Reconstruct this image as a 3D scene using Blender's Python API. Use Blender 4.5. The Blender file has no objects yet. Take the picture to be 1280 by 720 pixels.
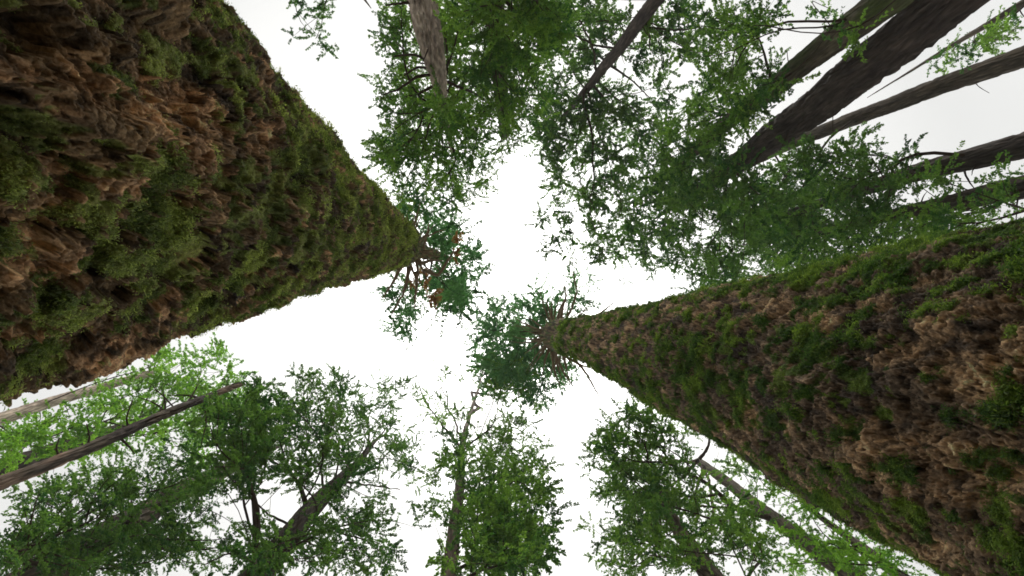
import bpy, math, random
import numpy as np

# ------------------------------------------------------------------ basics
F = 600.0                 # focal length in photo pixels (photo 1280 wide)
U0, V0 = 640.0, 400.0     # where the zenith falls in the photo
CAM = 1.5                 # camera height above the forest floor
rng = np.random.default_rng(7)
random.seed(7)
scene = bpy.context.scene
C = scene.collection
# world frame: +X image right, +Y image down, +Z up.  "h" = height above the camera


def P(u, v, h):
    return np.array([(u - U0) * h / F, (v - V0) * h / F, h + CAM])


def px(p):
    h = np.maximum(p[:, 2] - CAM, 0.05)
    return U0 + F * p[:, 0] / h, V0 + F * p[:, 1] / h


def sstep(a, b, x):
    t = np.clip((x - a) / (b - a), 0, 1)
    return t * t * (3 - 2 * t)


_perm = np.random.default_rng(3).permutation(256).astype(np.int32)
_perm = np.concatenate([_perm, _perm, _perm])
_g = np.random.default_rng(4).normal(size=(256, 3)).astype(np.float32)
_g /= np.linalg.norm(_g, axis=1)[:, None]


def perlin(p):
    p = np.asarray(p, np.float32)
    i = np.floor(p).astype(np.int32)
    f = p - i
    w = f * f * f * (f * (f * 6 - 15) + 10)
    i &= 255
    out = 0
    for dx in (0, 1):
        wx = w[:, 0] if dx else 1 - w[:, 0]
        a = _perm[i[:, 0] + dx]
        for dy in (0, 1):
            wy = w[:, 1] if dy else 1 - w[:, 1]
            b = _perm[a + i[:, 1] + dy]
            for dz in (0, 1):
                wz = w[:, 2] if dz else 1 - w[:, 2]
                h = _perm[b + i[:, 2] + dz]
                g = _g[h]
                d = g[:, 0] * (f[:, 0] - dx) + g[:, 1] * (f[:, 1] - dy) + g[:, 2] * (f[:, 2] - dz)
                out = out + wx * wy * wz * d
    return out * 1.5


def fbm(p, oct=4, gain=0.5):
    a, s, t = 1.0, 0.0, 0.0
    q = np.array(p, np.float32)
    for k in range(oct):
        s = s + a * perlin(q + 17.3 * k)
        t += a
        a *= gain
        q = q * 2.03
    return s / t


def ridged(p, oct=4):
    a, s, t = 1.0, 0.0, 0.0
    q = np.array(p, np.float32)
    for k in range(oct):
        s = s + a * (1 - np.abs(perlin(q + 9.1 * k)) * 2)
        t += a
        a *= 0.5
        q = q * 2.1
    return s / t


_cell = np.random.default_rng(5).random((256, 4)).astype(np.float32)


def worley(p):
    """F1, F2 and a random number of the nearest cell"""
    p = np.asarray(p, np.float32)
    i = np.floor(p).astype(np.int32)
    f = p - i
    F1 = np.full(len(p), 9, np.float32)
    F2 = F1.copy()
    cid = np.zeros(len(p), np.float32)
    for dx in (-1, 0, 1):
        for dy in (-1, 0, 1):
            for dz in (-1, 0, 1):
                h = _perm[_perm[_perm[(i[:, 0] + dx) & 255] + ((i[:, 1] + dy) & 255)] + ((i[:, 2] + dz) & 255)]
                c = _cell[h]
                d = np.sqrt((dx + c[:, 0] - f[:, 0]) ** 2 + (dy + c[:, 1] - f[:, 1]) ** 2 + (dz + c[:, 2] - f[:, 2]) ** 2)
                near = d < F1
                F2 = np.where(near, F1, np.minimum(F2, d))
                cid = np.where(near, c[:, 3], cid)
                F1 = np.where(near, d, F1)
    return F1, F2, cid


# ------------------------------------------------------------------ meshes
def np_mesh(name, verts, faces, mats, fmat=None, tint=None, smooth=True, parent=None):
    """faces: list of (M,k) index arrays; one mesh object"""
    me = bpy.data.meshes.new(name)
    verts = np.asarray(verts, np.float32)
    if parent is not None:
        root = parent
        off = np.zeros(3, np.float32)
        while root is not None:
            off += np.array(root.location, np.float32)
            root = root.parent
        verts = verts - off
    loops = np.concatenate([f.reshape(-1) for f in faces]).astype(np.int32)
    tot = np.concatenate([np.full(len(f), f.shape[1], np.int32) for f in faces])
    start = np.concatenate([[0], np.cumsum(tot)[:-1]]).astype(np.int32)
    me.vertices.add(len(verts))
    me.vertices.foreach_set('co', verts.reshape(-1))
    me.loops.add(len(loops))
    me.loops.foreach_set('vertex_index', loops)
    me.polygons.add(len(tot))
    me.polygons.foreach_set('loop_start', start)
    me.polygons.foreach_set('loop_total', tot)
    for m in mats:
        me.materials.append(m)
    if fmat is not None:
        me.polygons.foreach_set('material_index', np.asarray(fmat, np.int32))
    me.update(calc_edges=True)
    me.polygons.foreach_set('use_smooth', np.full(len(tot), bool(smooth)))
    if tint is not None:
        t = np.ones((len(verts), 4), np.float32)
        t[:, :tint.shape[1]] = tint
        a = me.attributes.new('tint', 'FLOAT_COLOR', 'POINT')
        a.data.foreach_set('color', t.reshape(-1))
    o = bpy.data.objects.new(name, me)
    C.objects.link(o)
    if parent is not None:
        o.parent = parent
    return o


def tag(o, label, cat, group=None, kind=None):
    o['label'] = label
    o['category'] = cat
    if group:
        o['group'] = group
    if kind:
        o['kind'] = kind
    return o


def thing(name, label, cat, loc, group=None):
    o = bpy.data.objects.new(name, None)
    o.empty_display_size = 0.3
    C.objects.link(o)
    o.location = loc
    return tag(o, label, cat, group)


def grid_faces(rows, cols, base=0, closed=True):
    r = np.arange(rows - 1)[:, None]
    c = np.arange(cols if closed else cols - 1)[None, :]
    c2 = (c + 1) % cols
    q = np.stack([r * cols + c, r * cols + c2, (r + 1) * cols + c2, (r + 1) * cols + c], -1).reshape(-1, 4)
    return q + base


def tube(pts, rad, sides=6, rough=0.0):
    pts = np.asarray(pts, float)
    n = len(pts)
    t = np.gradient(pts, axis=0)
    t /= np.linalg.norm(t, axis=1)[:, None] + 1e-9
    ref = np.array([0.31, 0.52, 0.79])
    if abs(t[0] @ ref) > 0.9:
        ref = np.array([1.0, 0, 0])
    a = np.cross(t, ref)
    a /= np.linalg.norm(a, axis=1)[:, None] + 1e-9
    b = np.cross(t, a)
    ang = np.arange(sides) * 2 * math.pi / sides
    rr = np.asarray(rad)[:, None] * (1 + rough * rng.normal(size=(n, sides)))
    v = pts[:, None, :] + rr[..., None] * (np.cos(ang)[None, :, None] * a[:, None, :] + np.sin(ang)[None, :, None] * b[:, None, :])
    return v.reshape(-1, 3), grid_faces(n, sides)


# ------------------------------------------------------------------ materials
def mat(name):
    m = bpy.data.materials.new(name)
    m.use_nodes = True
    nt = m.node_tree
    nt.nodes.clear()
    return m, nt, nt.nodes.new


def link(nt, a, b):
    nt.links.new(a, b)


def leaf_material(name, trans=(2.2, 2.7, 1.25)):
    m, nt, N = mat(name)
    out = N('ShaderNodeOutputMaterial')
    at = N('ShaderNodeAttribute')
    at.attribute_name = 'tint'
    df = N('ShaderNodeBsdfDiffuse')
    tr = N('ShaderNodeBsdfTranslucent')
    mul = N('ShaderNodeMix')
    mul.data_type = 'RGBA'
    mul.blend_type = 'MULTIPLY'
    mul.inputs[0].default_value = 1
    mul.clamp_result = False
    link(nt, at.outputs['Color'], mul.inputs[6])
    mul.inputs[7].default_value = (*trans, 1)
    link(nt, mul.outputs[2], tr.inputs['Color'])
    link(nt, at.outputs['Color'], df.inputs['Color'])
    mx = N('ShaderNodeMixShader')
    mx.inputs[0].default_value = 0.55
    link(nt, df.outputs[0], mx.inputs[1])
    link(nt, tr.outputs[0], mx.inputs[2])
    gl = N('ShaderNodeBsdfGlossy')
    gl.inputs['Roughness'].default_value = 0.5
    gl.inputs['Color'].default_value = (0.8, 0.85, 0.8, 1)
    mx2 = N('ShaderNodeMixShader')
    mx2.inputs[0].default_value = 0.03
    link(nt, mx.outputs[0], mx2.inputs[1])
    link(nt, gl.outputs[0], mx2.inputs[2])
    link(nt, mx2.outputs[0], out.inputs['Surface'])
    return m


def bark_material(name, scale=30.0, stretch=0.25, bump=0.6, dist=0.01, var=0.5):
    m, nt, N = mat(name)
    out = N('ShaderNodeOutputMaterial')
    bs = N('ShaderNodeBsdfPrincipled')
    bs.inputs['Roughness'].default_value = 0.85
    bs.inputs['Specular IOR Level'].default_value = 0.25
    at = N('ShaderNodeAttribute')
    at.attribute_name = 'tint'
    tc = N('ShaderNodeTexCoord')
    mp = N('ShaderNodeMapping')
    mp.inputs['Scale'].default_value = (1, 1, stretch)
    link(nt, tc.outputs['Object'], mp.inputs['Vector'])
    n1 = N('ShaderNodeTexNoise')
    n1.inputs['Scale'].default_value = scale
    n1.inputs['Detail'].default_value = 8
    n1.inputs['Roughness'].default_value = 0.65
    link(nt, mp.outputs[0], n1.inputs['Vector'])
    ramp = N('ShaderNodeValToRGB')
    ramp.color_ramp.elements[0].position = 0.3
    ramp.color_ramp.elements[0].color = (1 - var, 1 - var, 1 - var, 1)
    ramp.color_ramp.elements[1].position = 0.7
    ramp.color_ramp.elements[1].color = (1 + var, 1 + var, 1 + var, 1)
    link(nt, n1.outputs['Fac'], ramp.inputs[0])
    mul = N('ShaderNodeMix')
    mul.data_type = 'RGBA'
    mul.blend_type = 'MULTIPLY'
    mul.inputs[0].default_value = 1
    link(nt, at.outputs['Color'], mul.inputs[6])
    link(nt, ramp.outputs[0], mul.inputs[7])
    link(nt, mul.outputs[2], bs.inputs['Base Color'])
    v = N('ShaderNodeTexVoronoi')
    v.feature = 'DISTANCE_TO_EDGE'
    v.inputs['Scale'].default_value = scale * 0.7
    link(nt, mp.outputs[0], v.inputs['Vector'])
    add = N('ShaderNodeMath')
    add.operation = 'MULTIPLY_ADD'
    link(nt, v.outputs['Distance'], add.inputs[0])
    add.inputs[1].default_value = 0.6
    link(nt, n1.outputs['Fac'], add.inputs[2])
    bp = N('ShaderNodeBump')
    bp.inputs['Strength'].default_value = bump
    bp.inputs['Distance'].default_value = dist
    link(nt, add.outputs[0], bp.inputs['Height'])
    link(nt, bp.outputs[0], bs.inputs['Normal'])
    link(nt, bs.outputs[0], out.inputs['Surface'])
    return m


def plain_material(name, col, rough=0.9):
    m, nt, N = mat(name)
    out = N('ShaderNodeOutputMaterial')
    bs = N('ShaderNodeBsdfPrincipled')
    bs.inputs['Roughness'].default_value = rough
    bs.inputs['Specular IOR Level'].default_value = 0.2
    tc = N('ShaderNodeTexCoord')
    n = N('ShaderNodeTexNoise')
    n.inputs['Scale'].default_value = 18
    n.inputs['Detail'].default_value = 5
    link(nt, tc.outputs['Object'], n.inputs['Vector'])
    r = N('ShaderNodeValToRGB')
    r.color_ramp.elements[0].color = (*[c * 0.55 for c in col], 1)
    r.color_ramp.elements[1].color = (*[min(1, c * 1.5) for c in col], 1)
    link(nt, n.outputs['Fac'], r.inputs[0])
    link(nt, r.outputs[0], bs.inputs['Base Color'])
    link(nt, bs.outputs[0], out.inputs['Surface'])
    return m


M_leaf = leaf_material('leaf')
M_moss = leaf_material('moss', trans=(1.4, 1.5, 1.0))
M_bark = bark_material('bark', 14, 0.18, 0.8, 0.02, 0.45)
M_giant = bark_material('giant_bark', 75, 0.9, 0.8, 0.018, 0.5)
M_twig = plain_material('twig', (0.05, 0.036, 0.026))
M_dead = plain_material('dead_branch', (0.20, 0.155, 0.10))
M_soil = plain_material('leaf_litter', (0.09, 0.065, 0.040))


# ------------------------------------------------------------------ trunks
def smooth_path(hs, xs, ys, rs, n):
    """resample stations (sorted by height) with a monotone cubic"""
    hs = np.asarray(hs, float)
    t = np.linspace(0, 1, n)
    hh = hs[0] + (hs[-1] - hs[0]) * t

    def pchip(y):
        y = np.asarray(y, float)
        d = np.diff(y) / np.diff(hs)
        m = np.zeros(len(y))
        m[0], m[-1] = d[0], d[-1]
        for i in range(1, len(y) - 1):
            m[i] = 0 if d[i - 1] * d[i] <= 0 else 2 * d[i - 1] * d[i] / (d[i - 1] + d[i])
        k = np.clip(np.searchsorted(hs, hh, side='right') - 1, 0, len(hs) - 2)
        w = np.diff(hs)[k]
        s = (hh - hs[k]) / w
        return ((2 * s ** 3 - 3 * s ** 2 + 1) * y[k] + (s ** 3 - 2 * s ** 2 + s) * w * m[k]
                + (-2 * s ** 3 + 3 * s ** 2) * y[k + 1] + (s ** 3 - s ** 2) * w * m[k + 1])
    return hh, pchip(xs), pchip(ys), pchip(rs)


class Axis:
    """a trunk's centre line; heights measured above the camera"""

    def __init__(self, hh, xx, yy, rr):
        self.h, self.x, self.y, self.r = hh, xx, yy, rr

    def at(self, h):
        return np.array([np.interp(h, self.h, self.x), np.interp(h, self.h, self.y), h + CAM])

    def rad(self, h):
        return float(np.interp(h, self.h, self.r))


def axis_from_photo(stations, R, htop, curve=False):
    """stations (u, v, half width in photo pixels) from the outside in; R = trunk radius at the first one"""
    u, v, w = stations[0]
    h0 = F * R / w
    d = math.hypot(u - U0, v - V0) * h0 / F
    hs, xs, ys, rs = [], [], [], []
    for (u, v, w) in stations:
        h = F * d / math.hypot(u - U0, v - V0)
        if hs and h < hs[-1] + 0.3:
            h = hs[-1] + 0.3
        p = P(u, v, h)
        hs.append(h); xs.append(p[0]); ys.append(p[1]); rs.append(w * h / F)
    rs = [q * .92 for q in rs]
    for i in range(1, len(rs)):
        rs[i] = min(rs[i], rs[i - 1] * 0.985)
    lim = lambda s: max(-0.14, min(0.14, s))
    sx, sy = lim((xs[1] - xs[0]) / (hs[1] - hs[0])), lim((ys[1] - ys[0]) / (hs[1] - hs[0]))
    db = hs[0] + CAM
    hm = hs[0] * 0.3
    pre = [(-CAM - 0.3, xs[0] - sx * (db + .3), ys[0] - sy * (db + .3), rs[0] * 1.5), (hm, xs[0] - sx * (hs[0] - hm), ys[0] - sy * (hs[0] - hm), rs[0] * 1.12)]
    sx, sy = lim((xs[-1] - xs[-2]) / (hs[-1] - hs[-2])), lim((ys[-1] - ys[-2]) / (hs[-1] - hs[-2]))
    post = []
    if htop and htop > hs[-1] + 1:
        e = htop - hs[-1]
        post = [(hs[-1] + e * 0.5, xs[-1] + sx * e * .5, ys[-1] + sy * e * .5, rs[-1] * 0.5), (htop, xs[-1] + sx * e, ys[-1] + sy * e, 0.015)]
    al = pre + list(zip(hs, xs, ys, rs)) + post
    hh, xx, yy, rr = smooth_path(*[np.array(q) for q in zip(*al)], 220)
    ph = rng.random(4) * 6.28
    k = rs[0] * .08 * sstep(0, 6, hh)
    xx = xx + k * (np.sin(hh * .55 + ph[0]) + .5 * np.sin(hh * 1.7 + ph[1]))
    yy = yy + k * (np.sin(hh * .6 + ph[2]) + .5 * np.sin(hh * 1.9 + ph[3]))
    return Axis(hh, xx, yy, np.maximum(rr, 0.012)), d


def trunk_mesh(ax, parent, col, col2, cols=120, furrow=0.08, jag=False, mossy=0.0, patch=None):
    n = len(ax.h)
    ang = np.arange(cols) * 2 * math.pi / cols
    dirs = np.stack([np.cos(ang), np.sin(ang)], -1)
    cx = np.stack([ax.x, ax.y], -1)
    unit = np.concatenate([np.repeat(dirs[None], n, 0) * ax.r[:, None, None], np.repeat((ax.h)[:, None, None], cols, 1)], -1).reshape(-1, 3)
    seed = rng.random(3) * 50
    k = 3.2 / max(.16, min(.5, float(np.interp(8.0, ax.h, ax.r)))) + 2.5
    q = unit * np.array([k, k, k * 0.16]) + seed
    q = q + .35 * np.stack([perlin(unit * np.array([9, 9, 5.]) + seed), perlin(unit * np.array([9, 9, 5.]) + seed + 40), 0 * q[:, 0]], -1)
    gro = 1 - sstep(0.0, 0.30, np.abs(perlin(q)))
    gro2 = 1 - sstep(0.0, 0.30, np.abs(perlin(q * np.array([1.9, 1.9, 2.6]) + 13)))
    f = 1.0 - 1.5 * gro - .8 * gro2 + fbm(unit * np.array([2.2, 2.2, 0.7]) + seed, 3) * 0.9
    fine = fbm(unit * np.array([26, 26, 5.0]) + seed, 2)
    r = ax.r[:, None] * np.ones(cols)[None]
    rr = r * (1 + furrow * (f - 0.4).reshape(n, cols)) + 0.012 * fine.reshape(n, cols)
    rr = np.maximum(rr, 0.006)
    v = np.concatenate([cx[:, None, :] + dirs[None] * rr[..., None], np.repeat((ax.h + CAM)[:, None, None], cols, 1)], -1)
    if jag:
        last = 14
        for i in range(last):
            t = (i + 1) / last
            v[n - last + i, :, 2] += t * (rng.random(cols) - 0.6) * 0.5
    v = v.reshape(-1, 3)
    mixv = sstep(-0.35, 0.45, fbm(unit * np.array([3, 3, 1.0]) + seed + 5, 3))[:, None]
    tint = np.array(col) * (1 - mixv) + np.array(col2) * mixv
    tint = tint * (1 + 0.6 * fine[:, None]) * (.8 + .5 * sstep(-.3, .3, perlin(q * np.array([1.5, 1.5, 2.0]) + 29)))[:, None]
    if mossy > 0:
        mk = sstep(0.55 - mossy, 0.85 - mossy, fbm(unit * np.array([1.6, 1.6, 0.6]) + seed + 9, 4) * .8 + .5)[:, None]
        tint = tint * (1 - mk) + np.array([0.055, 0.075, 0.02]) * mk
    if patch:
        lo, hi = patch[0]
        l2, h2 = patch[1]
        pc = patch[2]
        hv = unit[:, 2] + 0.4 * fbm(unit * 3 + seed, 3)
        mk = (sstep(lo - .15, lo + .15, hv) * (1 - sstep(hi - .15, hi + .15, hv)) + sstep(l2 - .15, l2 + .15, hv))[:, None]
        mk = mk * sstep(-0.25, 0.05, fbm(unit * np.array([2.5, 2.5, .5]) + seed + 2, 3))[:, None]
        tint = tint * (1 - mk) + np.array(pc) * (1 + .3 * fine[:, None]) * mk
    cap = np.arange((n - 1) * cols, n * cols)[None, :]
    return np_mesh('trunk', v, [grid_faces(n, cols), cap], [M_bark], tint=np.clip(tint, 0.01, 0.8), parent=parent)


# ------------------------------------------------------------------ crowns
def unitv(a):
    return a / (np.linalg.norm(a, axis=-1, keepdims=True) + 1e-9)


def leaf_cloud(pos, outd, ntw, nlf, L, size, cols, flat=0.35, droop=0.25):
    """twiglets of small leaves round each node -> verts, quads, tint"""
    N = len(pos)
    reps = np.maximum(1, (ntw * np.clip(rng.gamma(3.0, 1 / 3.0, N), 0.2, 2.2)).astype(int))
    idx = np.repeat(np.arange(N), reps)
    T = len(idx)
    az = rng.random(T) * 2 * math.pi
    td = np.stack([np.cos(az), np.sin(az), rng.normal(-0.05, flat, T)], -1) + 0.7 * outd[idx]
    td = unitv(td)
    tl = L * np.clip(rng.normal(1, 0.35, T), 0.3, 1.9)
    st = pos[idx] + rng.normal(0, 1, (T, 3)) * np.array([.22, .22, .22]) * L
    k = np.maximum(3, (nlf * tl / L * rng.uniform(0.5, 1.4, T)).astype(int))
    li = np.repeat(np.arange(T), k)
    n = len(li)
    t = rng.random(n) ** 0.8
    base = st[li] + td[li] * (tl[li] * t)[:, None]
    base[:, 2] -= droop * tl[li] * t ** 2
    side = np.where(rng.random(n) < .5, -1.0, 1.0)
    nrm = np.zeros((n, 3))
    nrm[:, 2] = 1
    nrm += rng.normal(0, 0.55, (n, 3))
    nrm = unitv(nrm)
    perp = np.cross(td[li], nrm)
    la = unitv(td[li] * rng.uniform(0.2, 1.0, n)[:, None] + perp * (side * rng.uniform(.5, 1.2, n))[:, None] - np.array([0, 0, 1.0]) * rng.uniform(0, .35, n)[:, None])
    lw = unitv(np.cross(la, nrm))
    s = size * rng.uniform(0.6, 1.35, n)
    wd = s * rng.uniform(0.24, 0.36, n)
    a = base
    c = base + la * s[:, None]
    mid = base + la * (s * 0.45)[:, None]
    v = np.stack([a, mid + lw * wd[:, None], c, mid - lw * wd[:, None]], 1).reshape(-1, 3)
    q = np.arange(n * 4).reshape(-1, 4)
    c0, c1 = np.array(cols[0]), np.array(cols[1])
    m = np.clip(0.5 + rng.normal(0, .36, N)[idx][li] + rng.normal(0, .18, n), 0, 1.15)[:, None]
    tint = np.repeat(c0 * (1 - m) + c1 * m, 4, axis=0)
    return v, q, tint


def grow(ax, targets, hroot, htop, rcoef=0.010, seg=0.4, up=0.10):
    """join target points to the trunk as a branching skeleton; returns chains of (points, radii, starts_on_trunk)"""
    rh = np.arange(hroot, htop, 0.3)
    pos = [ax.at(h) for h in rh]
    par = [-1] * len(pos)
    plen = [0.0] * len(pos)
    nt = len(pos)
    ta = np.array(targets)
    dt = np.hypot(ta[:, 0] - np.interp(ta[:, 2] - CAM, ax.h, ax.x), ta[:, 1] - np.interp(ta[:, 2] - CAM, ax.h, ax.y))
    arr = np.zeros((len(pos) + 40 * len(ta), 3))
    arr[:nt] = pos
    pl = np.zeros(len(arr))
    isn = []
    n = nt
    for i in np.argsort(dt):
        t = ta[i]
        dv = arr[:n] - t
        dist = np.sqrt((dv ** 2).sum(1))
        cost = dist + 0.22 * pl[:n] + 0.9 * np.maximum(0, dv[:, 2] + 0.15 * dist)
        cost[:nt] += 0.35
        j = int(np.argmin(cost))
        D = dist[j]
        k = min(30, max(1, int(round(D / seg))))
        a = arr[j].copy()
        pj = j
        wob = rng.normal(0, 0.05 * D, (2, 3))
        for s in range(1, k + 1):
            f = s / k
            p = a + (t - a) * f
            if s < k:
                p = p + np.array([0, 0, up * D * math.sin(math.pi * f)]) + wob[0] * math.sin(math.pi * f) + wob[1] * math.sin(2 * math.pi * f) + rng.normal(0, .015 * min(D, 2), 3)
            if n >= len(arr):
                break
            arr[n] = p
            pl[n] = pl[pj] + np.linalg.norm(p - arr[pj])
            par.append(pj)
            pj = n
            n += 1
        isn.append(pj)
    par = np.array(par)
    cnt = np.zeros(n)
    cnt[isn] = 1
    for i in range(n - 1, nt - 1, -1):
        if par[i] >= 0:
            cnt[par[i]] += cnt[i]
    kids = [[] for _ in range(n)]
    for i in range(nt, n):
        kids[par[i]].append(i)
    mc = np.array([max(k, key=lambda q: cnt[q]) if k else -1 for k in kids])
    mid = np.array([i for i in range(nt, n) if mc[i] >= 0])
    for _ in range(4):
        if len(mid):
            arr[mid] = .4 * arr[mid] + .3 * (arr[par[mid]] + arr[mc[mid]])
    rad = np.maximum(rcoef * np.sqrt(np.maximum(cnt, .4)), 0.006)
    chains = []
    stack = [(i, c) for i in range(nt) for c in kids[i]]
    while stack:
        p, c = stack.pop()
        ids = [p, c]
        rr = [rad[c], rad[c]]
        while kids[ids[-1]]:
            ks = sorted(kids[ids[-1]], key=lambda q: -cnt[q])
            for o in ks[1:]:
                stack.append((ids[-1], o))
            ids.append(ks[0])
            rr.append(rad[ks[0]])
        root = p < nt
        if root:
            rr[0] = rr[1] * 1.25
            lim = 0.55 * ax.rad(arr[p][2] - CAM) + .004
            rr = [min(x, lim) for x in rr]
        rr[-1] *= 0.5
        chains.append((arr[ids].copy(), np.array(rr), root))
    nodes = arr[isn]
    outd = unitv(arr[isn] - arr[par[isn]])
    return chains, nodes, outd


GREEN = ((0.024, 0.062, 0.020), (0.105, 0.162, 0.038))
BLUE = ((0.026, 0.072, 0.042), (0.064, 0.130, 0.070))
DARK = ((0.016, 0.046, 0.017), (0.072, 0.120, 0.033))
LIME = ((0.060, 0.130, 0.020), (0.130, 0.210, 0.035))


def crown(root, ax, d, blobs, htop, hrange=None, g=(0.74, 1.08), cols=GREEN, node_px=85.0, ntw=6.5, nlf=46, leafpx=2.15, lenpx=14, hroot=None, rcoef=0.0062, nbranch=12, up=0.10, flat=0.35, extra=()):
    tg = []
    for b in blobs:
        u, v, ru, rv = b[:4]
        w = b[4] if len(b) > 4 else 1.0
        n = max(2, int(math.pi * ru * rv / node_px * w))
        for _ in range(n):
            a = rng.random() * 2 * math.pi
            r = math.sqrt(rng.random()) * rng.uniform(.85, 1.12)
            uu, vv = u + ru * r * math.cos(a), v + rv * r * math.sin(a)
            rho = max(60, math.hypot(uu - U0, vv - V0))
            if hrange:
                h = rng.uniform(*hrange)
            else:
                h = F * d * (rng.uniform(*g) + (b[5] if len(b) > 5 else 0)) / rho
                h = min(h, htop * rng.uniform(0.85, 1.04))
            tg.append(P(uu, vv, h))
    hs = np.array([t[2] - CAM for t in tg])
    hr = hroot if hroot is not None else max(2.0, hs.min() * 0.85)
    chains, nodes, outd = grow(ax, tg, hr, min(htop, ax.h[-1]) - 0.2, rcoef, up=up)
    main = sorted([c for c in chains if c[2]], key=lambda c: -c[1][1] * len(c[0]))[:nbranch]
    ids = {id(c[0]) for c in main}
    for c in main:
        v, q = tube(c[0], c[1], 7, 0.06)
        np_mesh('branch', v, [q], [M_twig], parent=root)
    V, Q, fm, tn = [], [], [], []
    off = 0
    for c in chains:
        if id(c[0]) in ids:
            continue
        v, q = tube(c[0], c[1], 4)
        V.append(v); Q.append(q + off); fm.append(np.ones(len(q), int)); tn.append(np.full((len(v), 3), .05))
        off += len(v)
    hm = float(np.median(nodes[:, 2] - CAM))
    # leaves
    v, q, t = leaf_cloud(nodes, outd, ntw, nlf, lenpx * hm / F, leafpx * hm / F, cols, flat)
    V.append(v); Q.append(q + off); fm.append(np.zeros(len(q), int)); tn.append(t)
    return np_mesh('crown', np.concatenate(V), [np.concatenate(Q)], [M_leaf, M_twig], np.concatenate(fm), np.concatenate(tn), smooth=False, parent=root)


def photo_branch(root, pts, d=None, h=None, w0=2.0, w1=0.8, m=None, name='branch', dh=0.0, wob=0.03):
    """one bare branch through photo points at a given height (or along the tree's distance)"""
    out = []
    for i, (u, v) in enumerate(pts):
        hh = h + dh * i if h else F * d / math.hypot(u - U0, v - V0)
        out.append(P(u, v, hh))
    out = np.array(out)
    n = 7 * (len(out) - 1) + 1
    t = np.linspace(0, len(out) - 1, n)
    pts3 = np.stack([np.interp(t, range(len(out)), out[:, k]) for k in range(3)], -1)
    ker = np.array([1, 2, 3, 2, 1]) / 9.0
    sm = pts3.copy()
    for k in range(3):
        sm[2:-2, k] = np.convolve(pts3[:, k], ker, 'valid')
    L = np.linalg.norm(out[-1] - out[0])
    sm[1:] += rng.normal(0, wob * L / n * 3, (n - 1, 3))
    hm = out[:, 2].mean() - CAM
    rad = np.linspace(w0, w1, n) * hm / F
    v, q = tube(sm, rad, 7, 0.08)
    cap = np.arange((n - 1) * 7, n * 7)[None]
    return np_mesh(name, v, [q, cap], [m or M_twig], parent=root)


GROUP = 'forest trees around the clearing'


def tree(name, label, stations, R, htop, blobs, col=(0.075, 0.058, 0.043), col2=(0.13, 0.105, 0.08), furrow=0.09, mossy=0.0, jag=False, patch=None, **kw):
    ax, d = axis_from_photo(stations, R, htop)
    base = (float(np.interp(-CAM, ax.h, ax.x)), float(np.interp(-CAM, ax.h, ax.y)), 0.0)
    root = thing(name, label, 'tree', base, GROUP)
    trunk_mesh(ax, root, col, col2, furrow=furrow, mossy=mossy, jag=jag, patch=patch)
    h0 = F * d / math.hypot(stations[0][0] - U0, stations[0][1] - V0)
    h1 = F * d / math.hypot(stations[-1][0] - U0, stations[-1][1] - V0)
    stubs(root, ax, h0, h1, 6, .25, .8, m=M_twig, w=(.012, .03))
    if blobs:
        crown(root, ax, d, blobs, htop, **kw)
    return root, ax, d


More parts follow.
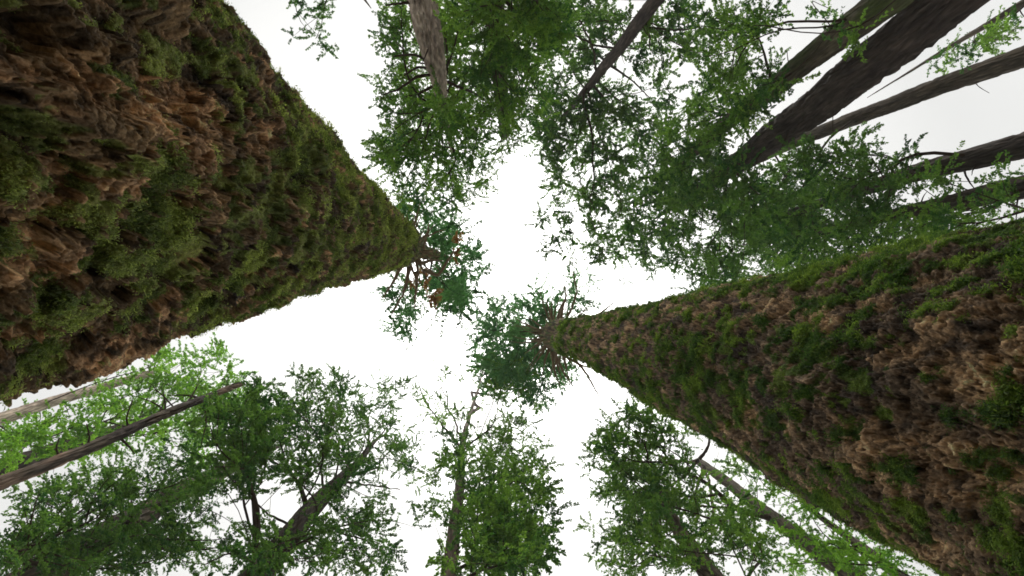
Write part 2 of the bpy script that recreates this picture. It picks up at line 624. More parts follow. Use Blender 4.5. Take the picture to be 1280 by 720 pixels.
# ------------------------------------------------------------------ the two giants
def giant(name, label, apex, zA, bis, ratio, d0, tip, htop, hvis, worn, mossb, bark, moss, seed, chunky, moss_amt, mfreq, mpatch, blade, slim=0.0, relief=.50, pfreq=4.5, pdepth=.085, grain=.8, stripe=.008, group='moss covered giant trunks beside the camera'):
    P0 = np.array(bis) / np.hypot(*bis) * d0
    PA = np.array([(apex[0] - U0) * zA / F, (apex[1] - V0) * zA / F])
    R0 = ratio * d0
    # rows even in 1/h while in view
    inv = np.linspace(1 / 0.62, 1 / hvis, 880)
    hh = np.concatenate([[-CAM - .3, -CAM + .1, -1.0, -0.5, 0.0, 0.3, 0.5], 1 / inv, np.linspace(hvis, htop, 60)[1:]])
    cxy = P0[None] + (PA - P0)[None] * (hh / zA)[:, None]
    s = F * d0 * (1 / np.maximum(hh, .05) - 1 / zA)
    rpx = np.sqrt((ratio * (1 - slim * sstep(180, 520, s)) * np.maximum(s, 0)) ** 2 + tip ** 2)
    r = np.where(hh < 0.6, R0 * (1 - hh / zA), rpx * hh / F)
    rv = float(np.interp(hvis, hh, r))
    over = hh > hvis
    r[over] = rv * (.6 * np.exp(-(hh[over] - hvis) / .5) + .4 * (1 - (hh[over] - hvis) / (htop - hvis))) + 0.02
    ax = Axis(hh, cxy[:, 0], cxy[:, 1], r)
    base = (float(ax.at(-CAM)[0]), float(ax.at(-CAM)[1]), 0.0)
    root = thing(name, label, 'tree', base, group)
    phi0 = math.atan2(-P0[1], -P0[0])          # towards the camera
    fr = np.linspace(-1.28, 1.28, 960)
    bk = np.linspace(1.28, 2 * math.pi - 1.28, 132)[1:-1]
    ang = phi0 + np.concatenate([fr, bk])
    cols = len(ang)
    n = len(hh)
    dirs = np.stack([np.cos(ang), np.sin(ang)], -1)
    xy = cxy[:, None, :] + dirs[None] * r[:, None, None]
    p = np.concatenate([xy, np.repeat((hh + CAM)[:, None, None], cols, 1)], -1).reshape(-1, 3)
    nr = np.repeat(dirs[None], n, 0).reshape(-1, 2)
    nr = np.concatenate([nr, np.zeros((len(nr), 1))], -1)
    u, v = px(p)
    sd = np.array([seed, seed * 1.7, seed * .3])
    wp = np.stack([perlin(p * 4 + sd), perlin(p * 4 + sd + 31), perlin(p * 4 + sd + 67)], -1)
    st = np.array([1, 1, grain])
    c = chunky
    big = fbm(p * np.array([2.0, 2.0, .9]) + sd, 3) + 0.8 * fbm(p * np.array([.8, .8, .6]) + sd + 5, 2)
    w2 = np.stack([perlin(p * 17 + sd), perlin(p * 17 + sd + 31), perlin(p * 17 + sd + 67)], -1)
    w3 = np.stack([perlin(p * 45 + sd), perlin(p * 45 + sd + 31), perlin(p * 45 + sd + 67)], -1)
    F1, F2, cid = worley((p + wp * .07 + w2 * .022 + w3 * .006) * st * (9.0 / c) + sd)
    pl = sstep(0.0, 0.09, F2 - F1) * .4 + 0.9 * cid
    G1, G2, gid = worley((p + wp * .03 + w2 * .014 + w3 * .003) * st * (22.0 / c) + sd * 2)
    pl2 = sstep(0.0, 0.22, G2 - G1) * .7 + gid
    H1, H2, hid = worley((p + w2 * .006 + w3 * .003) * st * (46.0 / c) + sd * 3)
    pl3 = sstep(0.0, 0.25, H2 - H1) * .7 + hid
    pn = fbm((p + wp * .10 + w2 * .02 + w3 * .006) * np.array([1, 1, .55]) * pfreq + sd + 60, 5, .62)
    plate = sstep(-.10, -.02, pn) * (.75 + .25 * sstep(.05, .12, pn)) + .35 * sstep(.16, .22, pn)
    fine = fbm(p * st * 38 + sd, 3)
    crumb = fbm(p * np.array([1, 1, .7]) * 85 + sd, 2)
    strip = 1 - 2 * np.abs(fbm((p + wp * .04 + w2 * .01) * np.array([13, 13, 3.0]) + sd, 4))
    # moss
    n1 = fbm((p + wp * .06) * np.array([3.2, 3.2, 2.0]) + sd + 40, 5, .6)
    n2 = fbm((p + w2 * .02) * mfreq + sd + 140, 3, .6)
    bias = np.zeros(len(p))
    for (bu, bv, ru, rv_, w) in worn:
        bias -= w * np.exp(-(((u - bu) / ru) ** 2 + ((v - bv) / rv_) ** 2))
    for (bu, bv, ru, rv_, w) in mossb:
        bias += .55 * w * np.exp(-(((u - bu) / ru) ** 2 + ((v - bv) / rv_) ** 2))
    n3 = fbm((p + w3 * .01) * np.array([34, 34, 20]) + sd + 240, 2)
    mk = sstep(-0.06, 0.08, n1 * .8 + n2 * mpatch + n3 * .45 + moss_amt + bias * 0.55 - 0.10 * (plate - .6))
    cush = fbm(p * 11 + sd + 80, 3) * .5 + .5
    cush2 = ridged(p * 24 + sd + 90, 2) * .5 + .5
    fade = sstep(0.0, 0.5, r / R0 * 2.2)
    fd = np.repeat(fade[:, None], cols, 1).reshape(-1) * .75 + .25
    disp = (0.075 * big + pdepth * (plate - .7) + relief * (0.018 * (pl - .7) + 0.020 * (pl2 - .6) + .014 * pl3) + 0.012 * fine + .007 * crumb + stripe * strip) * (1 - 0.30 * mk)
    disp = disp + mk * (0.006 + .0026 * np.clip(p[:, 2] - CAM, 0, 12)) * (1.3 * cush + 0.6 * cush2)
    disp *= fd
    pd = p + nr * disp[:, None]
    # colours of the bark itself
    b0, b1, b2 = [np.array(x) for x in bark]
    m1 = sstep(-.3, .35, fbm(p * np.array([4, 4, 2.2]) + sd + 7, 4))[:, None]
    m2 = sstep(.05, .5, fbm(p * np.array([6, 6, 3.]) + sd + 19, 4) + .25 * (cid - .5))[:, None]
    wornm = np.clip(-bias * 1.3, 0, 1)[:, None]
    m2 = np.clip(m2 * .8 + wornm * sstep(-.25, .3, fbm(p * np.array([9, 9, 4.]) + sd + 23, 3))[:, None], 0, 1)
    tint = b0 * (1 - m1) + b1 * m1
    tint = tint * (1 - m2 * .8) + b2 * m2 * .8
    tint = tint * (0.15 + .85 * gid[:, None] ** 1.3 + 1.0 * hid[:, None] ** 1.5) * (1 + .4 * fine[:, None])
    g0, g1 = np.array(moss[0]), np.array(moss[1])
    mm = sstep(-.3, .4, fbm(p * 5 + sd + 55, 4))[:, None]
    mc = (g0 * (1 - mm) + g1 * mm) * .75
    k = mk[:, None] * .9
    tint = tint * (1 - k) + mc * k
    trunk = np_mesh('trunk', pd, [grid_faces(n, cols)], [M_giant], tint=np.clip(tint, .008, .7), parent=root)
    # moss shoots, sampled evenly over the rows that face the clearing
    idx = np.arange(n * cols).reshape(n, cols)[7:880, :960].reshape(-1)
    hv = p[idx, 2] - CAM
    pr = mk[idx] * (0.35 + .65 * cush[idx])
    uu, vv = u[idx], v[idx]
    inside = (uu > -160) & (uu < 1440) & (vv > -160) & (vv < 880)
    pr = pr * np.where(inside, 1, 0.15)
    pr = pr / pr.sum()
    ntuft, per = blade[0], blade[1]
    tc = rng.choice(idx, ntuft, p=pr)
    tb = pd[tc]
    th = p[tc, 2] - CAM
    tsz = rng.uniform(.5, 1.5, ntuft) * (0.5 + cush[tc])
    tsz = tsz * (.45 + 1.0 * sstep(-.30, .40, fbm(p[tc] * np.array([2.6, 2.6, 1.6]) + sd + 300, 3)))
    lean = rng.normal(0, .25, (ntuft, 3))
    tm = rng.normal(0, .22, ntuft)
    rp = np.repeat(np.arange(ntuft), np.maximum(4, (per * rng.uniform(.5, 1.5, ntuft)).astype(int)))
    cnt = len(rp)
    ch = tc[rp]
    hb = th[rp]
    nb = nr[ch]
    bp = tb[rp] + rng.normal(0, 1, (cnt, 3)) * ((.0045 + .0016 * hb) * tsz[rp])[:, None]
    ln = (blade[2] + blade[3] * hb) * rng.uniform(.5, 1.5, cnt) * tsz[rp]
    wd = (0.0006 + 0.0006 * hb) * rng.uniform(.7, 1.4, cnt)
    dr = unitv(nb * rng.uniform(.15, .85, cnt)[:, None] - np.array([0, 0, 1.0]) * rng.uniform(blade[4], blade[5], cnt)[:, None] + lean[rp] + rng.normal(0, .3, (cnt, 3)))
    sd_ = unitv(np.cross(dr, nb + rng.normal(0, .6, (cnt, 3))))
    bp = bp - nb * .006
    mid = bp + dr * (ln * .55)[:, None]
    tipv = bp + dr * ln[:, None] - np.array([0, 0, 1.0]) * (ln * .3)[:, None]
    vv_ = np.stack([bp - sd_ * wd[:, None] * .7, bp + sd_ * wd[:, None] * .7, mid + sd_ * wd[:, None], tipv, mid - sd_ * wd[:, None]], 1).reshape(-1, 3)
    q = np.arange(cnt * 5).reshape(-1, 5)
    m = np.clip(mm[ch, 0] + tm[rp] + rng.normal(0, .2, cnt), 0, 1.3)[:, None]
    t = np.repeat(g0 * (1 - m) + g1 * m, 5, axis=0)
    np_mesh('moss', vv_, [q], [M_moss], tint=t, smooth=False, parent=trunk)
    return root, ax, trunk


def stubs(root, ax, h0, h1, count, lo, hi, up=(-.1, .5), m=None, w=(0.025, 0.06)):
    for _ in range(count):
        h = rng.uniform(h0, h1)
        a = rng.random() * 2 * math.pi
        L = rng.uniform(lo, hi)
        st = ax.at(h)
        r = ax.rad(h)
        dd = np.array([math.cos(a), math.sin(a), 0])
        bend = rng.uniform(*up)
        n = 8
        t = np.linspace(0, 1, n)
        side = np.array([-dd[1], dd[0], 0]) * rng.normal(0, .18)
        pts = st + dd * (r * .6) + np.outer(t * L, dd) + np.outer(t ** 2 * L, side) + np.outer(t * L * bend - t ** 2 * L * .3, [0, 0, 1]) + rng.normal(0, .012 * L, (n, 3)) * t[:, None]
        rad = np.linspace(rng.uniform(*w), 0.006, n)
        v, q = tube(pts, rad, 6, .1)
        np_mesh('dead_branch', v, [q], [m or M_dead], parent=root)


g1, g1ax, g1tr = giant(
    'giant_tree', 'huge chunky-barked trunk with stringy yellow-green moss and crumbling orange bark patches', (535, 316), 14.0, (-.962, -.27), 0.54, 2.3, 15, 25, 10.6,
    worn=[(235, 140, 75, 45, .95), (90, 90, 70, 50, .35), (60, 270, 70, 40, .45), (170, 255, 60, 30, .6), (140, 425, 120, 22, .8), (330, 170, 25, 25, .5)],
    mossb=[(300, 60, 35, 80, .6), (390, 200, 45, 60, .6), (440, 280, 90, 60, .6), (60, 365, 90, 30, .8), (40, 180, 60, 40, .4), (130, 190, 50, 30, .3), (20, 30, 60, 40, .4), (270, 320, 120, 45, .5), (300, 395, 80, 18, .5), (130, 30, 50, 30, .3), (60, 480, 80, 25, .5)],
    bark=((0.060, 0.044, 0.026), (0.22, 0.145, 0.072), (0.80, 0.47, 0.24)),
    moss=((0.085, 0.125, 0.026), (0.340, 0.390, 0.110)), seed=11.3, chunky=0.80, moss_amt=-0.055, mfreq=np.array([14, 14, 5.0]), mpatch=1.15, blade=(70000, 12, .0052, .0013, .2, 1.3))
crown(g1, g1ax, 2.6, [(545, 285, 30, 28), (520, 262, 20, 15, .7), (562, 330, 38, 38), (540, 372, 42, 28), (512, 400, 22, 20, .8), (572, 362, 22, 28, .8), (590, 330, 18, 16, .5), (495, 370, 18, 14, .5)],
      25, hrange=(14, 24), cols=BLUE, nbranch=8)
dead = crown(g1, g1ax, 2.6, [(568, 310, 8, 11, .9), (527, 352, 11, 11, .8), (538, 374, 8, 12, .6)], 25, hrange=(12.4, 13.6), cols=((.16, .07, .045), (.30, .14, .09)), nbranch=0, lenpx=9)
dead.name = 'dead_foliage'
dead['label'] = 'withered orange brown foliage'
stubs(g1, g1ax, 10.0, 12.0, 28, .35, .95, w=(.022, .048))
for pts in ([(512, 334), (508, 360), (490, 392)], [(500, 335), (492, 352), (478, 372)], [(524, 330), (540, 325), (553, 326)], [(526, 318), (532, 300), (536, 280)], [(530, 338), (548, 345), (562, 322), (568, 312)], [(520, 340), (521, 360), (518, 385)]):
    photo_branch(g1, pts, h=11.5, dh=.25, w0=2.6, w1=.8, m=M_dead, name='dead_branch')

g2, g2ax, g2tr = giant(
    'giant_tree', 'huge flaky-barked trunk with dark green moss cushions and dead twigs round its top', (682, 416), 22.0, (.987, .158), 0.388, 2.6, 18, 32, 18.5,
    worn=[(985, 385, 90, 22, .7), (1230, 440, 80, 60, 1.0), (1150, 540, 110, 50, .6), (870, 395, 70, 18, .5), (760, 425, 60, 40, .5), (1250, 600, 80, 60, .5), (1010, 660, 80, 20, .4), (930, 540, 40, 12, .4)],
    mossb=[(1120, 310, 160, 22, .8), (1260, 300, 90, 40, .6), (1080, 350, 120, 25, .5), (930, 450, 100, 45, .45), (1060, 470, 70, 45, .45), (960, 520, 90, 40, .3), (1100, 620, 100, 50, .4), (850, 400, 60, 10, .4), (1080, 690, 60, 40, .4)],
    bark=((0.065, 0.049, 0.037), (0.20, 0.142, 0.088), (0.70, 0.46, 0.25)),
    moss=((0.042, 0.095, 0.020), (0.180, 0.260, 0.045)), seed=23.9, chunky=0.60, moss_amt=-0.12, mfreq=np.array([11, 11, 7.0]), mpatch=1.5, blade=(70000, 12, .0052, .0015, -.2, .6), slim=.05, relief=.42, pfreq=8.5, pdepth=.035, grain=.95, stripe=.003)
crown(g2, g2ax, 2.8, [(655, 402, 48, 28, 1.2), (638, 440, 46, 34, 1.2), (662, 470, 42, 36, 1.1), (700, 460, 26, 18, .5), (690, 378, 36, 20, .7), (616, 470, 28, 24, .7), (720, 362, 26, 26, .3), (610, 410, 25, 22, .5)],
      32, hrange=(21, 31), cols=BLUE, nbranch=8)
stubs(g2, g2ax, 17.6, 20.0, 58, .5, 1.8, w=(.03, .085))
for pts in ([(692, 412), (700, 392), (708, 372), (704, 352)], [(735, 402), (752, 390), (768, 378)], [(700, 410), (712, 392), (722, 365), (716, 340)], [(700, 440), (722, 455), (744, 462)], [(695, 445), (704, 465), (716, 482)], [(690, 440), (692, 462), (700, 482)], [(712, 440), (735, 470), (748, 495)]):
    photo_branch(g2, pts, h=18.5, dh=.2, w0=2.0, w1=.7, m=M_dead, name='dead_branch')

# ------------------------------------------------------------------ the forest round the clearing
GREY, GREY2 = (0.26, 0.21, 0.17), (0.50, 0.42, 0.34)
DK, DK2 = (0.040, 0.030, 0.026), (0.075, 0.058, 0.048)
MB, MB2 = (0.055, 0.042, 0.030), (0.10, 0.08, 0.058)

t3, a3, d3 = tree('forest_tree', 'pale grey furrowed trunk with dark side branches, beside the huge stringy-mossed trunk at the top', [(527, 0, 19), (540, 55, 15.5), (550, 105, 9.5), (560, 165, 4)], .28, 18,
     [(500, 40, 26, 40, 1, .45), (492, 95, 26, 28, 1, .35), (560, 60, 34, 45, 1, .45), (520, 150, 44, 36, 1, .2), (530, 200, 48, 38), (580, 180, 40, 42), (540, 245, 44, 24), (590, 105, 32, 42, 1, .3), (498, 190, 28, 28), (515, 268, 22, 14, .6), (585, 225, 26, 14, .6), (575, 15, 30, 30, 1, .5), (530, 115, 40, 20, .8, .4), (556, 140, 18, 26, 1.2, -.06), (598, 238, 24, 14, .4)],
     col=GREY, col2=GREY2, furrow=.16, cols=GREEN, hroot=12.5)
for pts in ([(538, 75), (516, 68), (492, 70)], [(545, 92), (520, 96), (498, 112), (480, 118)], [(548, 104), (522, 118), (505, 122)], [(552, 100), (572, 108), (596, 118), (612, 130)], [(522, 3), (500, 4), (482, 7)], [(550, 95), (565, 70), (572, 40)], [(545, 85), (520, 84), (505, 95)]):
    photo_branch(t3, pts, d=d3, w0=2.2, w1=.8)

tree('forest_tree', 'slim straight trunk veiled in leaves between the pale grey and dark bent trunks', [(618, 0, 14), (622, 60, 12), (627, 120, 9), (630, 170, 6)], .24, 17.5,
     [(600, 30, 36, 40), (648, 50, 38, 48), (622, 110, 40, 48), (615, 165, 38, 34), (672, 12, 38, 26, 1.6), (690, 35, 24, 24, 1.6), (645, 90, 36, 36), (600, 205, 28, 14, .5), (660, 130, 30, 30)],
     col=MB, col2=MB2, cols=GREEN)

t5, a5, d5 = tree('forest_tree', 'dark bent trunk that forks into a fan of bare dark branches under thin lacy leaves', [(818, 0, 9.6), (788, 42, 8.6), (755, 85, 6.6), (728, 118, 4.6), (700, 150, 3.2)], .24, 25,
     [(700, 95, 45, 50, 1), (740, 150, 65, 55, 1), (690, 170, 36, 40, 1), (800, 60, 44, 44, .6), (790, 150, 55, 46, .9), (740, 215, 46, 40, 1.1), (700, 235, 26, 24, .7), (690, 265, 22, 26, .4), (702, 312, 24, 16, .4), (850, 35, 55, 36, .4), (720, 285, 28, 26, .6), (775, 265, 52, 42, .9), (745, 315, 36, 16, .6), (860, 100, 44, 40, .3), (760, 15, 36, 22, .7), (730, 45, 36, 36, .7)],
     col=DK, col2=DK2, cols=DARK, lenpx=13, leafpx=2.2, node_px=115., g=(.97, 1.3), nbranch=16)
for pts in ([(775, 60), (745, 58), (715, 42), (680, 10)], [(745, 98), (742, 60), (722, 20), (705, -10)], [(760, 80), (790, 100), (812, 122)], [(740, 105), (765, 135), (790, 160)], [(805, 18), (812, 45), (812, 62)], [(798, 32), (840, 38), (870, 36)]):
    photo_branch(t5, pts, d=d5, w0=1.6, w1=.6)

tree('forest_tree', 'slanting mossy trunk directly above the thickest dark trunk, bright leaves along it', [(1112, -2, 22), (985, 95, 14), (900, 160, 9.5), (850, 205, 6)], .34, 26,
     [(905, 135, 44, 36, .9), (862, 188, 46, 44), (935, 62, 44, 36, .4, .2), (960, 18, 46, 24, .35), (1025, 10, 30, 14, .3, .4), (820, 222, 46, 36), (952, 112, 28, 20, .6), (1064, 46, 16, 10, .9), (890, 80, 40, 30, .35), (900, 20, 40, 25, .3)],
     col=MB, col2=(.11, .095, .06), mossy=.18, cols=GREEN)

tree('forest_tree', 'thickest of the dark slanting trunks, bare and straight between two slimmer ones', [(1188, -2, 34), (1062, 100, 26), (985, 158, 20), (930, 198, 15), (880, 232, 9)], .5, 29,
     [(880, 232, 55, 40), (830, 262, 55, 42), (850, 310, 56, 30), (800, 302, 44, 28), (925, 262, 46, 36), (865, 372, 40, 12, .6), (900, 340, 36, 18), (770, 340, 20, 12, .4)],
     col=DK, col2=DK2, furrow=.12, cols=DARK)

tree('forest_tree', 'slender bare trunk converging with the thickest dark trunk, grey-brown along its whole length', [(1284, 70, 14), (1120, 128, 11), (1000, 175, 9), (940, 202, 7.5), (890, 226, 5.5)], .28, 31,
     [(960, 262, 56, 42, .9), (942, 312, 56, 32, .9), (1002, 228, 36, 34, .9), (905, 332, 36, 18), (985, 290, 50, 30)],
     col=MB, col2=MB2, cols=DARK)

tree('forest_tree', 'dark trunk rising into dense leaves just below the slender bare grey-brown one', [(1284, 180, 17), (1200, 203, 14), (1130, 222, 11), (1050, 246, 7)], .3, 26,
     [(1040, 212, 50, 34, .8), (1080, 238, 50, 28, .8), (1050, 282, 64, 36, .9), (1000, 302, 56, 36, .85), (1120, 186, 30, 14, .4), (1000, 196, 34, 20, .6), (1060, 188, 34, 18, .6)],
     col=DK, col2=DK2, cols=DARK, nbranch=14)

tree('forest_tree', 'dark trunk lowest of the slanting group, skimming the mossy top edge of the flaky giant', [(1284, 234, 16), (1220, 248, 13), (1160, 260, 10), (1100, 272, 7)], .28, 24,
     [(1140, 278, 62, 24, .9), (1100, 312, 74, 26, .9), (1180, 282, 44, 26), (1245, 254, 28, 22, .7), (1020, 332, 74, 20, 1.1), (1150, 225, 34, 16, .5), (1190, 216, 26, 14, .35), (1262, 220, 18, 16, .5)],
     col=DK, col2=DK2, cols=GREEN)

t11, a11, d11 = tree('dead_snag', 'dead leaning snag stripped of leaves, with a broken pale splintered tip and peeled bark', [(-4, 606, 9), (100, 565, 8), (190, 525, 6), (250, 500, 4.6), (298, 481, 3.2)], .09, None, None,
     col=DK, col2=MB2, jag=True, patch=((2.5, 7.0), (10.7, 30.0), (.30, .205, .15)), furrow=.14)
for pts in ([(160, 540), (158, 520), (166, 500)], [(205, 518), (207, 505), (204, 490)], [(180, 530), (200, 515), (206, 500)], [(110, 560), (112, 545), (108, 530)], [(255, 498), (258, 530), (250, 560)], [(230, 508), (240, 495), (248, 480)], [(75, 575), (70, 560), (74, 548)]):
    photo_branch(t11, pts, d=d11, w0=1.5, w1=.6, m=M_twig)

tree('forest_tree', 'dark trunk under lime leaves just above the dead snag', [(-4, 588, 13), (60, 566, 10), (120, 545, 7), (180, 522, 4)], .34, 24,
     [(220, 462, 46, 26, .7), (268, 448, 18, 18, .6), (180, 492, 46, 24, .7), (122, 512, 36, 18, .6), (258, 500, 40, 30, .9), (285, 470, 16, 26, .6), (160, 515, 60, 14, .5), (40, 545, 46, 16, .7), (100, 552, 36, 18, .8), (150, 540, 36, 26, .6), (212, 545, 40, 26, .7), (48, 522, 26, 12, .5), (252, 545, 30, 30, .6)],
     col=DK, col2=DK2, cols=LIME, nbranch=10)

tree('forest_tree', 'thin grey trunk hugging the lower edge of the stringy-mossed giant', [(10, 520, 8), (60, 504, 7), (110, 490, 6), (190, 466, 4)], .2, 19,
     [(30, 548, 36, 12, .6), (140, 480, 30, 10, .4), (200, 440, 34, 14, .5), (10, 570, 24, 16, .7)],
     col=GREY, col2=GREY2, cols=LIME)

tree('forest_tree', 'thick leaning trunk swallowed by dark leaves below the dead snag', [(40, 728, 26), (130, 672, 20), (215, 620, 13), (300, 580, 7)], .42, 22,
     [(240, 615, 46, 36), (180, 642, 52, 36), (202, 682, 56, 36, 1.1), (130, 692, 56, 30, 1.1), (272, 684, 40, 32, .6), (110, 640, 38, 26, .7), (60, 652, 40, 30, .6), (24, 690, 34, 30, .9), (25, 640, 22, 16, .5), (60, 612, 44, 14, .8), (140, 602, 44, 20, .8), (80, 670, 40, 20, .6), (60, 705, 40, 18, .7), (180, 590, 50, 26, .6), (110, 605, 40, 20, .3), (235, 570, 30, 26, .7)],
     col=DK, col2=MB2, cols=DARK, nbranch=14)

t14, a14, d14 = tree('forest_tree', 'dark tapering trunk in a broad dense crown left of the slim light-brown trunk', [(318, 722, 19), (362, 668, 15), (402, 622, 11), (440, 588, 6), (462, 560, 3.5)], .34, 24,
     [(325, 500, 36, 26), (400, 490, 46, 26), (460, 502, 42, 30), (370, 535, 66, 36, 1.1), (450, 548, 56, 36), (300, 542, 38, 36, .9), (500, 545, 22, 26, .6), (330, 590, 46, 28, .9), (480, 598, 28, 26, .35), (430, 640, 36, 26, .35), (450, 695, 46, 22, .7), (390, 690, 40, 22, .4), (285, 590, 34, 26, .6), (496, 510, 18, 18, 1.0), (330, 690, 34, 26, .8), (410, 590, 40, 26, .9), (510, 570, 16, 40, .6), (270, 510, 26, 24, .8), (505, 490, 16, 16, .6), (475, 650, 36, 36, .4), (518, 620, 20, 44, .3), (420, 660, 40, 26, .5)],
     col=DK, col2=MB, cols=DARK, nbranch=18)
for pts in ([(425, 600), (455, 605), (500, 612)], [(405, 618), (400, 580), (370, 545), (355, 505)], [(385, 645), (430, 668), (475, 680)], [(370, 660), (330, 640), (300, 610)], [(430, 596), (470, 585), (490, 560)], [(345, 690), (290, 690), (255, 706)]):
    photo_branch(t14, pts, d=d14, w0=1.8, w1=.6)

t15, a15, d15 = tree('forest_tree', 'slim light-brown trunk in a tall narrow crown below the canopy gap', [(561, 722, 10.5), (568, 660, 8.5), (575, 600, 6), (580, 545, 3.6), (598, 485, 1.6), (606, 455, .5)], .2, 25,
     [(640, 502, 36, 36, .8), (605, 470, 36, 18, .5), (602, 560, 40, 46, .9), (640, 562, 36, 46), (640, 622, 42, 42), (604, 645, 36, 40), (650, 682, 34, 36), (556, 480, 26, 22, .3), (545, 510, 26, 20, .3), (618, 700, 36, 22), (560, 592, 22, 22, .6), (545, 640, 22, 24, .35), (665, 590, 22, 40, .8), (570, 700, 26, 18, .5), (622, 452, 30, 20, .6), (560, 525, 24, 26, .45), (672, 650, 20, 30, .8), (645, 470, 26, 22, .6)],
     col=(.065, .048, .034), col2=(.125, .095, .065), cols=GREEN, nbranch=16)
for pts in ([(578, 560), (555, 535), (530, 500), (520, 470)], [(579, 550), (562, 510), (548, 470)], [(572, 605), (600, 600), (640, 598)], [(590, 515), (604, 480), (614, 450)], [(573, 607), (600, 612), (630, 628), (650, 640)], [(570, 640), (585, 665), (600, 690)]):
    photo_branch(t15, pts, d=d15, w0=1.5, w1=.6)

t16, a16, d16 = tree('forest_tree', 'bare slanting trunk below the flaky giant, topped by crooked dark branches', [(1064, 722, 13), (1010, 680, 10.3), (950, 634, 8.2), (900, 596, 6.5), (872, 577, 5)], .27, 17.5,
     [(790, 540, 36, 34), (765, 560, 30, 28, .8), (830, 565, 36, 40, .9), (800, 608, 46, 36), (850, 615, 40, 34, .7), (760, 595, 26, 28, .7), (815, 508, 28, 16, .6), (895, 640, 36, 34, .6), (925, 590, 30, 20, .4)],
     col=MB, col2=MB2, mossy=.1, cols=GREEN, nbranch=14)
for pts in ([(875, 580), (886, 600), (892, 640), (886, 690), (880, 722)], [(872, 576), (850, 577), (820, 570), (795, 556)], [(870, 577), (855, 595), (835, 610)], [(874, 574), (885, 560), (888, 540)], [(880, 583), (870, 615), (850, 650)]):
    photo_branch(t16, pts, d=d16 * .95, w0=2.4, w1=1.0)

tree('forest_tree', 'upright trunk half hidden by leaves, lower left of the bare slanting one', [(892, 722, 14), (862, 682, 11), (838, 645, 8), (815, 600, 5)], .27, 20,
     [(800, 660, 38, 36), (850, 680, 44, 28), (770, 692, 26, 20, .6), (915, 665, 40, 34, .5), (780, 705, 28, 16, .8), (945, 695, 34, 22, .6), (820, 630, 36, 26), (750, 650, 20, 14, .3)],
     col=MB, col2=(.11, .09, .06), cols=GREEN)

tree('forest_tree', 'light green tree filling the gap between the bare slanting trunk and the flaky giant', [(1150, 740, 8), (1100, 700, 7), (1060, 672, 5), (1010, 635, 3)], .16, 17,
     [(1000, 650, 36, 26, .6), (1052, 682, 38, 28, .8), (960, 610, 28, 20, .5), (1085, 704, 34, 18, .9), (1000, 698, 40, 20, .6), (1022, 622, 22, 16, .6), (920, 560, 30, 16, .3), (985, 600, 20, 14, .5)],
     col=MB, col2=MB2, cols=LIME)

tree('forest_tree', 'tree whose lone spray hangs from the top edge in white sky beside the stringy-mossed giant', [(365, -140, 12), (385, -95, 10), (410, -60, 7), (440, -20, 4)], .24, 17,
     [(388, 18, 22, 22, .4), (402, 52, 18, 14, .5), (378, 44, 14, 12, .6), (412, 8, 14, 12, .5)],
     col=MB, col2=MB2, cols=DARK)

tree('forest_tree', 'tree outside the right edge whose feathery spray reaches over the slender bare trunk', [(1420, -80, 12), (1370, -50, 10), (1320, -20, 8), (1270, 10, 5)], .24, 21,
     [(1188, 66, 28, 12, .6), (1240, 52, 36, 18, .7), (1265, 30, 24, 12, .6), (1180, 78, 18, 8, .5)],
     col=MB, col2=MB2, cols=GREEN)

# ------------------------------------------------------------------ forest floor
def ground():
    n = 90
    t = np.linspace(-1, 1, n)
    g = np.sign(t) * np.abs(t) ** 2.2 * 120
    X, Y = np.meshgrid(g, g)
    p = np.stack([X.ravel(), Y.ravel(), np.zeros(n * n)], -1)
    p[:, 2] = 0.12 * fbm(p * np.array([.5, .5, 0]) + 3.3, 3) - 0.05
    o = np_mesh('ground', p, [grid_faces(n, n, closed=False)], [M_soil])
    tag(o, 'brown forest floor of leaf litter under the trees', 'ground', kind='structure')


ground()


def haze():
    x, z0, z1 = 126.0, -1.4, 42.0
    v = np.array([(a, b, c) for c in (z0, z1) for a, b in ((-x, -x), (x, -x), (x, x), (-x, x))], float)
    q = np.array([(3, 2, 1, 0), (4, 5, 6, 7), (0, 1, 5, 4), (1, 2, 6, 5), (2, 3, 7, 6), (3, 0, 4, 7)])
    m, nt, N = mat('haze')
    out = N('ShaderNodeOutputMaterial')
    pv = N('ShaderNodeVolumePrincipled')
    pv.inputs['Color'].default_value = (.93, .95, .95, 1)
    pv.inputs['Density'].default_value = 0.0007
    pv.inputs['Anisotropy'].default_value = 0.2
    link(nt, pv.outputs[0], out.inputs['Volume'])
    o = np_mesh('haze', v, [q], [m], smooth=False)
    tag(o, 'thin damp forest haze in the air between the trees', 'haze', kind='stuff')


haze()

# ------------------------------------------------------------------ light
SUN = np.array([0.05, -0.70, 1.0])
SUN /= np.linalg.norm(SUN)
elev = math.asin(SUN[2])
azim = math.atan2(SUN[0], SUN[1])
w = bpy.data.worlds.new('World')
scene.world = w
w.use_nodes = True
nt = w.node_tree
nt.nodes.clear()
N = nt.nodes.new
out = N('ShaderNodeOutputWorld')
bg = N('ShaderNodeBackground')
bg.inputs['Strength'].default_value = 0.1
sky = N('ShaderNodeTexSky')
sky.sky_type = 'NISHITA'
sky.sun_disc = False
sky.sun_elevation = elev
sky.sun_rotation = azim
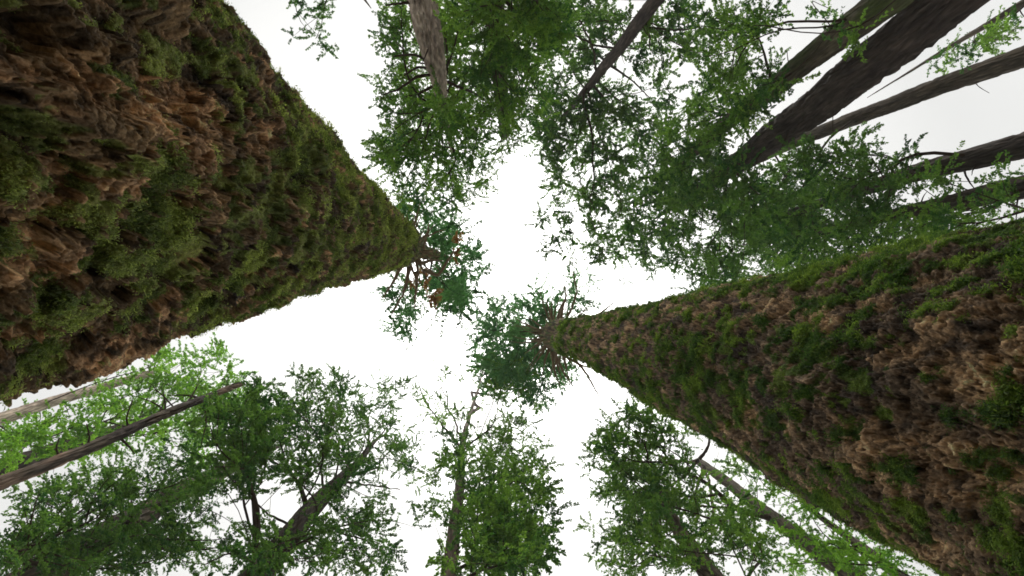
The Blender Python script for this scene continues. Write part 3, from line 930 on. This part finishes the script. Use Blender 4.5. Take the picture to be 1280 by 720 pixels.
# overcast: cloud deck, brightest overhead; unseen low band brightened to light the trunks
geo = N('ShaderNodeTexCoord')
sep = N('ShaderNodeSeparateXYZ')
link(nt, geo.outputs['Generated'], sep.inputs[0])
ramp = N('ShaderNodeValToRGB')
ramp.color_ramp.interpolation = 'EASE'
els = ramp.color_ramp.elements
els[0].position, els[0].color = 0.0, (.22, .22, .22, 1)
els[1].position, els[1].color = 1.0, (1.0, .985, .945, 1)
for pos, c in ((.3, (.30, .303, .30, 1)), (.53, (.33, .333, .33, 1)), (.61, (.19, .189, .182, 1)), (.70, (.187, .186, .179, 1)), (.80, (.216, .214, .206, 1)), (.90, (.29, .287, .275, 1)), (.955, (.52, .515, .50, 1))):  # low stops out of view raised as trunk fill; ring above dimmed like vignetting
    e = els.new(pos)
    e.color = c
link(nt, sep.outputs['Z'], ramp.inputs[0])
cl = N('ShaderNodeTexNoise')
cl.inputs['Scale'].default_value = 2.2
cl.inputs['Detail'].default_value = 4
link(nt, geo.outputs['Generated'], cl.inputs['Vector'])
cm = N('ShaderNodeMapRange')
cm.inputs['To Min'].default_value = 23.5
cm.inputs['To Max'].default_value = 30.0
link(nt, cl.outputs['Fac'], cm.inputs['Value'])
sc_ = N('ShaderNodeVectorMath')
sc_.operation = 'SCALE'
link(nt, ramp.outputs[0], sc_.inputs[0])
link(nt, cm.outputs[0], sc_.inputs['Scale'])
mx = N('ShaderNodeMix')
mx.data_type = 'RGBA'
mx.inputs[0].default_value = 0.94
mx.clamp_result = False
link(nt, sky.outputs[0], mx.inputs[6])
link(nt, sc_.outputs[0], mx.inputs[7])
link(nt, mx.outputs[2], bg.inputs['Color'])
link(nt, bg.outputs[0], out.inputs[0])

sl = bpy.data.lights.new('sun', 'SUN')
sl.energy = 1.5
sl.angle = math.radians(25)
sl.color = (1, .96, .88)
so = bpy.data.objects.new('sun', sl)
C.objects.link(so)
from mathutils import Vector
so.rotation_euler = Vector(SUN).to_track_quat('Z', 'Y').to_euler()
so.location = (0, 0, 60)

# ------------------------------------------------------------------ camera
cam = bpy.data.cameras.new('camera')
cam.sensor_width = 36
cam.lens = 36 * F / 1280
cam.shift_y = (V0 - 360) / 1280
cam.clip_start = 0.02
cam.clip_end = 2000
co = bpy.data.objects.new('camera', cam)
C.objects.link(co)
co.location = (0, 0, CAM)
co.rotation_euler = (math.pi, 0, 0)
scene.camera = co

vs = scene.view_settings
vs.view_transform = 'Standard'
vs.look = 'None'
vs.exposure = 0.82
vs.gamma = 1
scene.cycles.max_bounces = 8
scene.cycles.diffuse_bounces = 4
scene.cycles.transmission_bounces = 4
scene.cycles.use_denoising = True
scene.cycles.volume_bounces = 1
scene.cycles.filter_width = 1.7
